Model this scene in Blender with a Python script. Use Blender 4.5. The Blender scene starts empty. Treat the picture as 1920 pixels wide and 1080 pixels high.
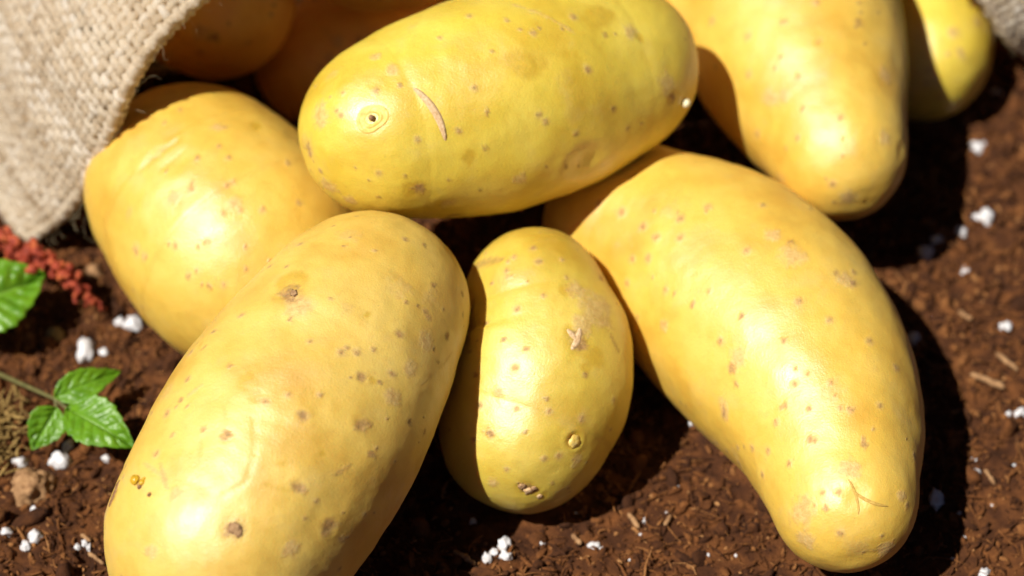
import bpy, math, random
import numpy as np
from mathutils import Vector
from mathutils.bvhtree import BVHTree

# ------------------------------------------------------------------ camera, sky, sun, exposure
scene = bpy.context.scene
PITCH = math.radians(47.0)
DIST = 0.50                 # lens to the middle of the picture on the soil
LENS = 80.0
PW, PH = 1920.0, 1080.0
FPX = PW * LENS / 36.0
FWD = np.array([0.0, math.cos(PITCH), -math.sin(PITCH)])
UPV = np.array([0.0, math.sin(PITCH), math.cos(PITCH)])
RGT = np.array([1.0, 0.0, 0.0])
CAM = -FWD * DIST

cam_data = bpy.data.cameras.new('camera')
cam_data.lens = LENS
cam_data.sensor_width = 36.0
cam_data.clip_start = 0.01
cam_data.clip_end = 50.0
cam_data.dof.use_dof = True
cam_data.dof.focus_distance = 0.425
cam_data.dof.aperture_fstop = 9.0
cam_data.dof.aperture_blades = 7
cam = bpy.data.objects.new('camera', cam_data)
scene.collection.objects.link(cam)
cam.location = CAM
cam.rotation_euler = (math.pi / 2 - PITCH, 0, 0)
scene.camera = cam

SUN = np.array([-0.455, -0.31, 0.84])
SUN = SUN / np.linalg.norm(SUN)
sun_elev = math.asin(SUN[2])
sun_azim = math.atan2(SUN[0], SUN[1])        # clockwise from +Y

world = bpy.data.worlds.new('World')
scene.world = world
world.use_nodes = True
wn = world.node_tree.nodes
wn.clear()
w_out = wn.new('ShaderNodeOutputWorld')
w_bg = wn.new('ShaderNodeBackground')
w_sky = wn.new('ShaderNodeTexSky')
w_sky.sky_type = 'NISHITA'
w_sky.sun_disc = False
w_sky.sun_elevation = sun_elev
w_sky.sun_rotation = sun_azim
w_sky.air_density = 0.14
w_sky.dust_density = 0.3
w_bg.inputs['Strength'].default_value = 0.05
world.node_tree.links.new(w_sky.outputs[0], w_bg.inputs[0])
world.node_tree.links.new(w_bg.outputs[0], w_out.inputs[0])

sun_data = bpy.data.lights.new('sun', 'SUN')
sun_data.energy = 5.0
sun_data.angle = math.radians(0.5)
sun_data.color = (1.0, 0.955, 0.88)
sun = bpy.data.objects.new('sun', sun_data)
scene.collection.objects.link(sun)
sun.rotation_euler = Vector(-SUN).to_track_quat('-Z', 'Y').to_euler()
sun.location = SUN * 2.0

scene.view_settings.view_transform = 'Standard'
scene.view_settings.look = 'None'
scene.view_settings.exposure = 0.40
scene.view_settings.gamma = 1.0
scene.view_settings.use_curve_mapping = False
scene.render.engine = 'CYCLES'
scene.cycles.max_bounces = 10
scene.cycles.diffuse_bounces = 5
scene.cycles.glossy_bounces = 3
scene.cycles.transmission_bounces = 8
scene.cycles.use_denoising = True
scene.cycles.adaptive_threshold = 0.02

rng = np.random.default_rng(7)
random.seed(7)
COL = scene.collection


# ------------------------------------------------------------------ helpers
def unp(px, py, z):
    """point of the place at height z that the photograph shows at (px, py), and its depth"""
    d = FWD + RGT * (px - PW / 2) / FPX - UPV * (py - PH / 2) / FPX
    t = (z - CAM[2]) / d[2]
    return CAM + d * t, t


def pray(px, py):
    d = FWD + RGT * (px - PW / 2) / FPX - UPV * (py - PH / 2) / FPX
    return d / np.linalg.norm(d)


_perm = np.random.default_rng(3).permutation(256)
_perm = np.concatenate([_perm, _perm, _perm])
_grad = np.random.default_rng(4).normal(size=(256, 3))
_grad /= np.linalg.norm(_grad, axis=1)[:, None]


def perlin(p):
    p = np.asarray(p, float)
    i = np.floor(p).astype(int)
    f = p - i
    i &= 255
    u = f * f * f * (f * (f * 6 - 15) + 10)
    out = np.zeros(len(p))
    for dx in (0, 1):
        for dy in (0, 1):
            for dz in (0, 1):
                h = _perm[_perm[_perm[(i[:, 0] + dx) & 255] + ((i[:, 1] + dy) & 255)] + ((i[:, 2] + dz) & 255)]
                g = _grad[h]
                v = f - np.array([dx, dy, dz])
                w = (u[:, 0] if dx else 1 - u[:, 0]) * (u[:, 1] if dy else 1 - u[:, 1]) * (u[:, 2] if dz else 1 - u[:, 2])
                out += w * np.einsum('ij,ij->i', g, v)
    return out * 1.5


def fbm(p, octv=4, gain=0.5):
    p = np.asarray(p, float)
    a, s, out = 1.0, 1.0, 0.0
    for k in range(octv):
        out = out + a * perlin(p * s + 17.3 * k)
        a *= gain
        s *= 2.03
    return out


def sstep(a, b, x):
    t = np.clip((x - a) / (b - a), 0, 1)
    return t * t * (3 - 2 * t)


def mesh_np(name, verts, faces, mat=None, smooth=True, attrs=None):
    """faces: an (n,3) or (n,4) int array, or a list of such arrays"""
    me = bpy.data.meshes.new(name)
    if isinstance(faces, np.ndarray):
        faces = [faces]
    faces = [f for f in faces if len(f)]
    verts = np.asarray(verts, np.float32)
    me.vertices.add(len(verts))
    me.vertices.foreach_set('co', verts.ravel())
    loops = np.concatenate([f.ravel() for f in faces]).astype(np.int32)
    sizes = np.concatenate([np.full(len(f), f.shape[1]) for f in faces]).astype(np.int32)
    starts = np.concatenate([[0], np.cumsum(sizes)[:-1]]).astype(np.int32)
    me.loops.add(len(loops))
    me.loops.foreach_set('vertex_index', loops)
    me.polygons.add(len(sizes))
    me.polygons.foreach_set('loop_start', starts)
    me.polygons.foreach_set('loop_total', sizes)
    me.update(calc_edges=True)
    me.validate()
    me.polygons.foreach_set('use_smooth', np.full(len(me.polygons), smooth))
    if attrs:
        for k, v in attrs.items():
            at = me.attributes.new(k, 'FLOAT', 'POINT')
            at.data.foreach_set('value', np.asarray(v, np.float32))
    if mat:
        me.materials.append(mat)
    return me


def link(name, me, parent=None):
    o = bpy.data.objects.new(name, me)
    COL.objects.link(o)
    if parent is not None:
        o.parent = parent
    return o


def tag(o, label, cat, group=None, kind=None):
    if label:
        o['label'] = label
    if cat:
        o['category'] = cat
    if group:
        o['group'] = group
    if kind:
        o['kind'] = kind
    return o


def empty(name, loc):
    o = bpy.data.objects.new(name, None)
    o.empty_display_size = 0.01
    COL.objects.link(o)
    o.location = loc
    return o


def grid_faces(n, m, wrap=False):
    """quads of an n x m grid of points; wrap joins the last column to the first"""
    i, j = np.meshgrid(np.arange(n - 1), np.arange(m if wrap else m - 1), indexing='ij')
    j2 = (j + 1) % m
    return np.stack([i * m + j, i * m + j2, (i + 1) * m + j2, (i + 1) * m + j], -1).reshape(-1, 4)


def ico(sub):
    t = (1 + 5 ** .5) / 2
    v = [(-1, t, 0), (1, t, 0), (-1, -t, 0), (1, -t, 0), (0, -1, t), (0, 1, t), (0, -1, -t), (0, 1, -t), (t, 0, -1), (t, 0, 1), (-t, 0, -1), (-t, 0, 1)]
    v = [np.array(a) / np.linalg.norm(a) for a in v]
    f = [(0, 11, 5), (0, 5, 1), (0, 1, 7), (0, 7, 10), (0, 10, 11), (1, 5, 9), (5, 11, 4), (11, 10, 2), (10, 7, 6), (7, 1, 8), (3, 9, 4), (3, 4, 2), (3, 2, 6), (3, 6, 8), (3, 8, 9), (4, 9, 5), (2, 4, 11), (6, 2, 10), (8, 6, 7), (9, 8, 1)]
    for _ in range(sub):
        mid, nf = {}, []

        def m(a, b):
            k = (min(a, b), max(a, b))
            if k not in mid:
                q = v[a] + v[b]
                v.append(q / np.linalg.norm(q))
                mid[k] = len(v) - 1
            return mid[k]
        for a, b, c in f:
            x, y, z = m(a, b), m(b, c), m(c, a)
            nf += [(a, x, z), (b, y, x), (c, z, y), (x, y, z)]
        f = nf
    return np.array(v), np.array(f)


ICO = [ico(0), ico(1), ico(2), ico(3)]


def rand_rot(n):
    q = rng.normal(size=(n, 4))
    q /= np.linalg.norm(q, axis=1)[:, None]
    w, x, y, z = q.T
    return np.stack([np.stack([1 - 2 * (y * y + z * z), 2 * (x * y - z * w), 2 * (x * z + y * w)], -1),
                     np.stack([2 * (x * y + z * w), 1 - 2 * (x * x + z * z), 2 * (y * z - x * w)], -1),
                     np.stack([2 * (x * z - y * w), 2 * (y * z + x * w), 1 - 2 * (x * x + y * y)], -1)], 1)


def tubes(paths, radii, sides=5):
    """paths (n, k, 3), radii (n, k): n tubes joined into one vertex and face array"""
    paths = np.asarray(paths, float)
    n, k, _ = paths.shape
    radii = np.broadcast_to(np.asarray(radii, float), (n, k))
    tg = np.gradient(paths, axis=1)
    tg /= np.linalg.norm(tg, axis=2)[..., None] + 1e-12
    ref = np.where(np.abs(tg[:, :1, 2:3]) > .9, np.array([1., 0, 0]), np.array([0, 0, 1.]))
    ref = np.broadcast_to(ref, tg.shape)
    a = np.cross(tg, ref)
    a /= np.linalg.norm(a, axis=2)[..., None] + 1e-12
    b = np.cross(tg, a)
    th = np.linspace(0, 2 * math.pi, sides, endpoint=False)
    v = paths[:, :, None, :] + radii[:, :, None, None] * (np.cos(th)[None, None, :, None] * a[:, :, None, :] + np.sin(th)[None, None, :, None] * b[:, :, None, :])
    gf = grid_faces(k, sides, True)
    f = (gf[None] + (np.arange(n) * k * sides)[:, None, None]).reshape(-1, 4)
    return v.reshape(-1, 3), f


# ------------------------------------------------------------------ materials
def new_mat(name):
    m = bpy.data.materials.new(name)
    m.use_nodes = True
    nt = m.node_tree
    b = nt.nodes['Principled BSDF']
    return m, nt, b


def nd(nt, typ, **kw):
    n = nt.nodes.new(typ)
    for k, v in kw.items():
        setattr(n, k, v)
    return n


def noise(nt, scale, detail=3, rough=.5, vec=None):
    n = nd(nt, 'ShaderNodeTexNoise')
    n.inputs['Scale'].default_value = scale
    n.inputs['Detail'].default_value = detail
    n.inputs['Roughness'].default_value = rough
    if vec is not None:
        nt.links.new(vec, n.inputs['Vector'])
    return n


def ramp(nt, fac, stops):
    r = nd(nt, 'ShaderNodeValToRGB')
    els = r.color_ramp.elements
    while len(els) < len(stops):
        els.new(0.5)
    for e, (p, c) in zip(els, stops):
        e.position = p
        e.color = (*c, 1)
    nt.links.new(fac, r.inputs[0])
    return r


def mixc(nt, fac, a, b, typ='MIX'):
    m = nd(nt, 'ShaderNodeMix', data_type='RGBA', blend_type=typ)
    for sock, val in ((m.inputs[0], fac), (m.inputs[6], a), (m.inputs[7], b)):
        if isinstance(val, (int, float)):
            sock.default_value = val
        elif isinstance(val, tuple):
            sock.default_value = (*val, 1)
        else:
            nt.links.new(val, sock)
    return m.outputs[2]


def mathn(nt, op, a, b=0.0, clamp=False):
    m = nd(nt, 'ShaderNodeMath', operation=op, use_clamp=clamp)
    for s, v in zip(m.inputs, (a, b)):
        if isinstance(v, (int, float)):
            s.default_value = v
        else:
            nt.links.new(v, s)
    return m.outputs[0]


def attr(nt, name):
    a = nd(nt, 'ShaderNodeAttribute', attribute_name=name)
    return a.outputs['Fac']


def geo_pos(nt):
    return nd(nt, 'ShaderNodeNewGeometry').outputs['Position']


def potato_mat(name, light, mid, deep, seed=0.0, rough=0.36):
    m, nt, b = new_mat(name)
    tc = nd(nt, 'ShaderNodeTexCoord')
    mp = nd(nt, 'ShaderNodeMapping')
    mp.inputs['Location'].default_value = (seed, seed * 1.7, -seed)
    nt.links.new(tc.outputs['Object'], mp.inputs['Vector'])
    v = mp.outputs[0]
    n1 = noise(nt, 55, 4, .55, v)
    base = ramp(nt, n1.outputs['Fac'], [(.30, deep), (.5, mid), (.72, light)]).outputs[0]
    # fine mottling of the skin
    n2 = noise(nt, 420, 3, .6, v)
    base = mixc(nt, mathn(nt, 'MULTIPLY', ramp(nt, n2.outputs['Fac'], [(.52, (0, 0, 0)), (.75, (1, 1, 1))]).outputs[0], .30), base, deep)
    # thin grey-buff bloom in streaks
    n3 = noise(nt, 120, 5, .65, v)
    base = mixc(nt, mathn(nt, 'MULTIPLY', ramp(nt, n3.outputs['Fac'], [(.56, (0, 0, 0)), (.70, (1, 1, 1))]).outputs[0], .22), base, (.56, .40, .16))
    # tiny dark flecks
    n4 = noise(nt, 1500, 2, .5, v)
    base = mixc(nt, mathn(nt, 'MULTIPLY', ramp(nt, n4.outputs['Fac'], [(.70, (0, 0, 0)), (.76, (1, 1, 1))]).outputs[0], .35), base, (.30, .17, .04))
    n5 = noise(nt, 900, 4, .7, v)
    base = mixc(nt, attr(nt, 'amber'), base, ramp(nt, n5.outputs['Fac'], [(.3, (.44, .255, .008)), (.7, (.58, .36, .016))]).outputs[0])
    base = mixc(nt, attr(nt, 'pale'), base, ramp(nt, n5.outputs['Fac'], [(.35, (.40, .21, .055)), (.65, (.63, .43, .17))]).outputs[0])
    base = mixc(nt, attr(nt, 'spot'), base, ramp(nt, n5.outputs['Fac'], [(.32, (.10, .034, .008)), (.5, (.25, .105, .024)), (.72, (.47, .27, .09))]).outputs[0])
    nt.links.new(base, b.inputs['Base Color'])
    sp = mathn(nt, 'ADD', attr(nt, 'spot'), attr(nt, 'pale'), True)
    n6 = noise(nt, 250, 4, .6, v)
    r = mathn(nt, 'ADD', mathn(nt, 'MULTIPLY', n6.outputs['Fac'], .24), rough - .12)
    r = mathn(nt, 'ADD', r, mathn(nt, 'MULTIPLY', sp, .3))
    nt.links.new(r, b.inputs['Roughness'])
    b.inputs['Specular IOR Level'].default_value = 1.0
    b.inputs['IOR'].default_value = 1.58
    b.inputs['Subsurface Weight'].default_value = .25
    b.inputs['Subsurface Radius'].default_value = (1.0, .32, .05)
    b.inputs['Subsurface Scale'].default_value = .003
    b.subsurface_method = 'BURLEY'
    bump = nd(nt, 'ShaderNodeBump')
    bump.inputs['Strength'].default_value = .8
    bump.inputs['Distance'].default_value = .00010
    n7 = noise(nt, 2100, 3, .7, v)
    h = mathn(nt, 'ADD', n7.outputs['Fac'], mathn(nt, 'MULTIPLY', n3.outputs['Fac'], 1.2))
    h = mathn(nt, 'ADD', h, mathn(nt, 'MULTIPLY', mathn(nt, 'MULTIPLY', sp, n5.outputs['Fac']), 3.0))
    nt.links.new(h, bump.inputs['Height'])
    nt.links.new(bump.outputs[0], b.inputs['Normal'])
    return m


M_GOLD = potato_mat('golden_skin', (.76, .515, .095), (.70, .440, .058), (.585, .315, .027), 0.0, .48)
M_LEMON = potato_mat('lemon_skin', (.73, .565, .080), (.67, .488, .044), (.56, .352, .020), .31, .46)
M_GREEN = potato_mat('greenish_skin', (.68, .51, .086), (.60, .425, .048), (.485, .295, .021), .77, .47)
M_FRONT = potato_mat('buff_golden_skin', (.75, .525, .120), (.68, .448, .076), (.57, .322, .036), 1.3, .50)
M_SHADY = potato_mat('shade_glow_skin', (.84, .48, .058), (.79, .40, .038), (.66, .28, .021), 2.1, .55)  # warm orange glow of the sack mouth's shade put into the skin colour


def simple_mat(name, stops, scale, rough, bump=0.0, bscale=800, attr_name=None, spec=.3, detail=4):
    m, nt, b = new_mat(name)
    tc = nd(nt, 'ShaderNodeTexCoord')
    n = noise(nt, scale, detail, .6, geo_pos(nt))
    f = n.outputs['Fac']
    if attr_name:
        f = mathn(nt, 'ADD', mathn(nt, 'MULTIPLY', mathn(nt, 'SUBTRACT', f, .5), .7), attr(nt, attr_name), True)
    nt.links.new(ramp(nt, f, stops).outputs[0], b.inputs['Base Color'])
    b.inputs['Roughness'].default_value = rough
    b.inputs['Specular IOR Level'].default_value = spec
    if bump:
        bp = nd(nt, 'ShaderNodeBump')
        bp.inputs['Strength'].default_value = .8
        bp.inputs['Distance'].default_value = bump
        nt.links.new(noise(nt, bscale, 4, .65, geo_pos(nt)).outputs['Fac'], bp.inputs['Height'])
        nt.links.new(bp.outputs[0], b.inputs['Normal'])
    return m


SOIL_STOPS = [(.0, (.010, .003, .0011)), (.35, (.056, .018, .0046)), (.62, (.146, .051, .0125)), (.85, (.26, .108, .032)), (1., (.40, .20, .075))]
M_SOIL = simple_mat('peat_soil', SOIL_STOPS, 260, .92, .0006, 1100, 'tone', .25)
M_CRUMB = simple_mat('peat_crumb', SOIL_STOPS, 500, .9, .0007, 1500, 'tone', .25)
M_PERL = simple_mat('perlite_white', [(.25, (.42, .37, .33)), (.45, (.60, .585, .59)), (.8, (.72, .72, .74))], 600, .8, .0004, 1400)
M_BURLAP = simple_mat('jute_yarn', [(.10, (.36, .26, .16)), (.36, (.68, .58, .44)), (.6, (.84, .76, .62)), (.9, (.93, .89, .80))], 900, .62, .0003, 3500, 'tone', .45)
def translucent(m, col, fac):
    nt = m.node_tree
    b = nt.nodes['Principled BSDF']
    tr = nd(nt, 'ShaderNodeBsdfTranslucent')
    tr.inputs['Color'].default_value = (*col, 1)
    mx = nd(nt, 'ShaderNodeMixShader')
    mx.inputs[0].default_value = fac
    nt.links.new(b.outputs[0], mx.inputs[1])
    nt.links.new(tr.outputs[0], mx.inputs[2])
    nt.links.new(mx.outputs[0], nt.nodes['Material Output'].inputs['Surface'])


translucent(M_BURLAP, (.95, .84, .66), .58)
M_LIGHT_STOP = simple_mat('light_stop_cloth', [(.3, (.45, .33, .19)), (.7, (.60, .47, .29))], 900, .8, attr_name='tone')  # for the added sheet that stops sun leaking through the weave
translucent(M_LIGHT_STOP, (.95, .66, .28), .9)
M_FUZZ = simple_mat('jute_fibre', [(.2, (.50, .36, .15)), (.8, (.72, .60, .40))], 400, .6, spec=.4)
M_SCAR = simple_mat('corky_scar', [(.3, (.50, .30, .13)), (.7, (.70, .51, .30))], 1500, .55, .0002, 3000)
M_CORK = simple_mat('dark_cork', [(.3, (.14, .06, .022)), (.7, (.36, .20, .09))], 1700, .75, .0003, 2500)
M_CRUST = simple_mat('brown_crust', [(.3, (.22, .11, .045)), (.7, (.48, .30, .15))], 2200, .8, .0003, 2500)
M_FOLD = simple_mat('fold_skin', [(.3, (.44, .25, .05)), (.7, (.60, .40, .09))], 1500, .6, .0002, 2500)
M_SAP = simple_mat('amber_sap', [(.3, (.42, .23, .012)), (.7, (.66, .42, .03))], 800, .25, spec=.5)
M_BUD = simple_mat('white_bud', [(.3, (.70, .60, .30)), (.7, (.85, .78, .55))], 900, .4)
M_HUSK = simple_mat('russet_husk', [(.25, (.09, .010, .006)), (.5, (.31, .045, .020)), (.8, (.58, .16, .040))], 420, .6, .0004, 1300)
M_STEM = simple_mat('green_stem', [(.3, (.06, .065, .018)), (.7, (.17, .14, .05))], 500, .5)
M_TAN = simple_mat('tan_wood', [(.25, (.16, .075, .03)), (.7, (.42, .24, .11))], 700, .8, .0003, 1500)
M_MOSS = simple_mat('dry_moss', [(.25, (.12, .075, .02)), (.6, (.36, .23, .07)), (.85, (.55, .42, .22))], 900, .85)
M_PEB = simple_mat('ochre_pebble', [(.3, (.16, .10, .03)), (.7, (.34, .24, .09))], 500, .7, .0003, 1200)


def leaf_mat():
    m, nt, b = new_mat('glossy_leaf')
    n = noise(nt, 260, 3, .5, geo_pos(nt))
    c = ramp(nt, n.outputs['Fac'], [(.3, (.085, .23, .005)), (.7, (.17, .37, .012))]).outputs[0]
    c = mixc(nt, attr(nt, 'vein'), c, (.22, .42, .05))
    nt.links.new(c, b.inputs['Base Color'])
    b.inputs['Roughness'].default_value = .40
    b.inputs['Specular IOR Level'].default_value = .6
    tr = nd(nt, 'ShaderNodeBsdfTranslucent')
    nt.links.new(c, tr.inputs['Color'])
    mx = nd(nt, 'ShaderNodeMixShader')
    mx.inputs[0].default_value = .32
    nt.links.new(b.outputs[0], mx.inputs[1])
    nt.links.new(tr.outputs[0], mx.inputs[2])
    nt.links.new(mx.outputs[0], nt.nodes['Material Output'].inputs['Surface'])
    bp = nd(nt, 'ShaderNodeBump')
    bp.inputs['Strength'].default_value = .5
    bp.inputs['Distance'].default_value = .0004
    nt.links.new(noise(nt, 700, 3, .6, geo_pos(nt)).outputs['Fac'], bp.inputs['Height'])
    nt.links.new(bp.outputs[0], b.inputs['Normal'])
    return m


M_LEAF = leaf_mat()


# ------------------------------------------------------------------ potatoes: shapes first (the soil is laid round them)
def gsmooth(a, s):
    k = int(3 * s) + 1
    x = np.arange(-k, k + 1)
    w = np.exp(-x * x / (2 * s * s))
    w /= w.sum()
    pad = np.concatenate([2 * a[:1] - a[1:k + 1][::-1], a, 2 * a[-1:] - a[-k - 1:-1][::-1]])
    return np.stack([np.convolve(pad[:, i], w, 'valid') for i in range(a.shape[1])], 1)


class Potato:
    def __init__(self, balls, z0, z1, seed, lump=1.0, cap=(1.0, 1.0), zs=None):
        b = np.array(balls, float)
        n = len(b)
        d = np.concatenate([[0], np.cumsum(np.linalg.norm(np.diff(b[:, :2], axis=0), axis=1))])
        d /= d[-1]
        q = np.linspace(0, 1, 241)
        z = np.interp(q, d, zs) if zs is not None else z0 + (z1 - z0) * q
        B = np.stack([np.interp(q, d, b[:, i]) for i in range(3)], 1)
        B = gsmooth(B, 18)
        c, r = [], []
        for (x, y, rr), zz in zip(B, z):
            p, t = unp(x, y, zz)
            c.append(p)
            r.append(rr * t / FPX)
        c, r = np.array(c), np.array(r)
        t0 = c[0] - c[4]; t0 /= np.linalg.norm(t0)
        t1 = c[-1] - c[-5]; t1 /= np.linalg.norm(t1)
        a = np.linspace(1, 0, 60, endpoint=False) * math.pi / 2
        C0 = c[0] + t0 * (np.sin(a) * r[0] * cap[0])[:, None]
        R0 = r[0] * np.cos(a)
        a1 = a[::-1]
        C1 = c[-1] + t1 * (np.sin(a1) * r[-1] * cap[1])[:, None]
        R1 = r[-1] * np.cos(a1)
        self.C = np.concatenate([C0, c, C1])
        self.R = np.concatenate([R0, r, R1])
        x = np.concatenate([[0], np.cumsum(np.linalg.norm(np.diff(self.C, axis=0), axis=1))])
        rr = gsmooth(np.stack([self.R ** 2, x], 1), 9)[:, 0]
        self.R = np.sqrt(np.maximum(rr, 0)); self.R[0] = self.R[-1] = 0
        self.seed, self.lump = seed, lump
        self.c, self.r = c, r
        self.center = c.mean(0)
        self.base = np.array([self.center[0], self.center[1], (c[:, 2] - r).min()])
        # moving frame
        tg = np.gradient(self.C, axis=0)
        tg /= np.linalg.norm(tg, axis=1)[:, None]
        nrm = np.cross(tg[0], [0, 0, 1.0]); nrm /= np.linalg.norm(nrm)
        N = []
        for t in tg:
            nrm = nrm - t * nrm.dot(t)
            nrm = nrm / np.linalg.norm(nrm)
            N.append(nrm.copy())
        self.N = np.array(N)
        self.Bn = np.cross(tg, self.N)
        s = np.concatenate([[0], np.cumsum(np.sqrt((np.diff(x)) ** 2 + np.diff(self.R) ** 2))])
        self.s = s
        v, f = self.surf(72, 56)
        self.bvh = BVHTree.FromPolygons([tuple(p) for p in v], [tuple(int(k) for k in q) for q in f[0]] + [tuple(int(k) for k in q) for q in f[1]])

    def surf(self, n, m):
        q = np.linspace(0, self.s[-1], n + 2)[1:-1]
        it = lambda A: np.stack([np.interp(q, self.s, A[:, i]) for i in range(A.shape[1])], 1)
        C, N, B = it(self.C), it(self.N), it(self.Bn)
        R = np.sqrt(np.interp(q, self.s, self.R ** 2))
        th = np.linspace(0, 2 * math.pi, m, endpoint=False)
        v = C[:, None] + R[:, None, None] * (np.cos(th)[None, :, None] * N[:, None] + np.sin(th)[None, :, None] * B[:, None])
        v = v.reshape(-1, 3)
        v = np.concatenate([v, self.C[:1], self.C[-1:]])
        dirv = v - np.concatenate([np.repeat(C, m, 0), [self.C[12]], [self.C[-13]]])
        dirv /= np.linalg.norm(dirv, axis=1)[:, None] + 1e-9
        k = np.array([self.seed * 3.1, self.seed * 1.3, self.seed * 7.7])
        v = v + dirv * (self.lump * (.0011 * perlin(v * 34 + k) + .00035 * perlin(v * 90 + k)))[:, None]
        quads = grid_faces(n, m, True)
        j = np.arange(m)
        a = n * m
        tri = np.concatenate([np.stack([np.full(m, a), (j + 1) % m, j], 1), np.stack([np.full(m, a + 1), (n - 1) * m + j, (n - 1) * m + (j + 1) % m], 1)])
        return v, [quads, tri]

    def hit(self, px, py):
        p = self.bvh.ray_cast(Vector(CAM), Vector(pray(px, py)))
        return None if p[0] is None else (np.array(p[0]), np.array(p[1]))


def vnormals(v, faces):
    n = np.zeros_like(v)
    for f in faces:
        fn = np.cross(v[f[:, 1]] - v[f[:, 0]], v[f[:, 2]] - v[f[:, 0]])
        for k in range(f.shape[1]):
            np.add.at(n, f[:, k], fn)
    return n / (np.linalg.norm(n, axis=1)[:, None] + 1e-15)


PX = DIST / FPX      # metres per photograph pixel near the picture's middle


def build_potato(name, label, pot, mat, feats, n, m, extra=70):
    v, f = pot.surf(n, m)
    vn = vnormals(v, f)
    if np.einsum('ij,ij->i', vn, v - pot.center).mean() < 0:
        vn = -vn
        f = [q[:, ::-1] for q in f]
    spot = np.zeros(len(v)); amber = np.zeros(len(v)); pale = np.zeros(len(v)); disp = np.zeros(len(v))
    ks = pot.seed * 11.0
    disp += .00016 * perlin(v * 190 + ks) + .00005 * perlin(v * 520 + ks)
    lr = np.random.default_rng(int(pot.seed * 100) + 5)
    todo = []
    for ft in feats:
        h = pot.hit(ft[1], ft[2])
        if h is not None:
            todo.append((ft[0], h[0], ft[3] * PX, ft[4:]))
    for _ in range(extra):
        i = max(lr.integers(len(v), size=3), key=lambda q: float(perlin(v[q:q + 1] * 45 + ks)[0]))
        todo.append(('lent', v[i], (2.2 + 4.2 * lr.random() ** 2) * PX, ()))
    for _ in range(extra // 7):
        i = lr.integers(len(v))
        todo.append(('scuff', v[i], (10 + 16 * lr.random()) * PX, ()))
    for kind, c, r, rest in todo:
        reach = r * 3.2 if kind != 'line' else r + .02
        near = np.nonzero(np.einsum('ij,ij->i', v - c, v - c) < reach * reach)[0]
        if len(near) == 0:
            continue
        p = v[near]
        wob = perlin(p * (.9 / r) + ks + c * 900)
        fine = perlin(p * (2.6 / r) + ks)
        dv = p - c
        if rest and kind in ('spot', 'amber', 'scab', 'pale', 'pit'):
            # stretched along an image direction: (angle in degrees, aspect)
            ang, asp = rest
            a = math.radians(ang)
            t = RGT * math.cos(a) - UPV * -math.sin(a) * -1.0
            al = dv @ t
            d = np.sqrt(np.maximum(np.einsum('ij,ij->i', dv, dv) - al * al, 0) + (al / asp) ** 2) / r
        else:
            d = np.linalg.norm(dv, axis=1) / r
        e = d + .38 * wob + .16 * fine
        if kind == 'spot':
            spot[near] = np.maximum(spot[near], .74 * sstep(1.2, .35, e + .25 * wob))
            disp[near] += r * (.05 * np.exp(-((d - 1.15) / .35) ** 2) - .10 * sstep(1.0, .2, d)) + r * .08 * fine * (d < 1)
        elif kind == 'lent':
            spot[near] = np.maximum(spot[near], .62 * sstep(1.2, .4, e))
            pale[near] = np.maximum(pale[near], .35 * sstep(2.0, 1.0, e))
            disp[near] += -r * .12 * sstep(1.0, .2, d)
        elif kind == 'scab':
            amber[near] = np.maximum(amber[near], .55 * sstep(2.1, .9, e))
            spot[near] = np.maximum(spot[near], .8 * sstep(1.25, .4, e + .4 * fine + .2 * wob))
            disp[near] += -r * .10 * sstep(1.9, .5, d) + r * .10 * (fine + .6 * wob) * sstep(1.3, .6, d)
        elif kind == 'amber':
            amber[near] = np.maximum(amber[near], .66 * sstep(1.25, .65, e))
            disp[near] += -.00006 * sstep(1.15, .85, e)
        elif kind == 'pale':
            pale[near] = np.maximum(pale[near], .65 * sstep(1.3, .5, e + .35 * fine))
            disp[near] += .00007 * fine * sstep(1.3, .6, d)
        elif kind == 'scuff':
            pale[near] = np.maximum(pale[near], .30 * sstep(1.2, .3, e + .5 * fine))
        elif kind == 'pit':
            disp[near] += r * (.10 * np.exp(-((d - 1.25) / .35) ** 2) - .34 * sstep(1.15, .1, d))
            spot[near] = np.maximum(spot[near], .75 * sstep(.75, .25, e))
            amber[near] = np.maximum(amber[near], .5 * sstep(1.4, .7, e))
        elif kind == 'dent':
            disp[near] += -r * .16 * sstep(1.2, 0, d)
        elif kind == 'line':
            q = pot.hit(rest[0], rest[1])
            if q is None:
                continue
            ab = q[0] - c
            L = np.linalg.norm(ab)
            t = np.clip((p - c) @ ab / L ** 2, 0, 1)
            w = np.maximum(r, 4.2 * PX) * (.45 + .55 * np.sin(np.pi * np.clip(t, .03, .97)))
            dd = np.linalg.norm(p - c - t[:, None] * ab, axis=1)
            dd = dd + .5 * r * perlin(p * 900 + ks)
            tgt = {'a': amber, 's': spot, 'p': pale}[rest[2]]
            tgt[near] = np.maximum(tgt[near], .5 * sstep(1.5, .3, dd / w))
            disp[near] += -r * rest[3] * sstep(1.6, .2, dd / w)
    v = v + vn * disp[:, None]
    pot.fv, pot.ff = v, f
    me = mesh_np(name, v - pot.base, f, mat, True, {'spot': spot, 'amber': amber, 'pale': pale})
    o = link(name, me)
    o.location = pot.base
    tag(o, label, 'potato', 'new potatoes spilling from the sack')
    pot.obj = o
    return o


def fine_bvh(pot):
    if not hasattr(pot, 'fb'):
        pot.fb = BVHTree.FromPolygons([tuple(p) for p in pot.fv], [tuple(int(k) for k in q) for g in pot.ff for q in g])
    return pot.fb


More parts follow.
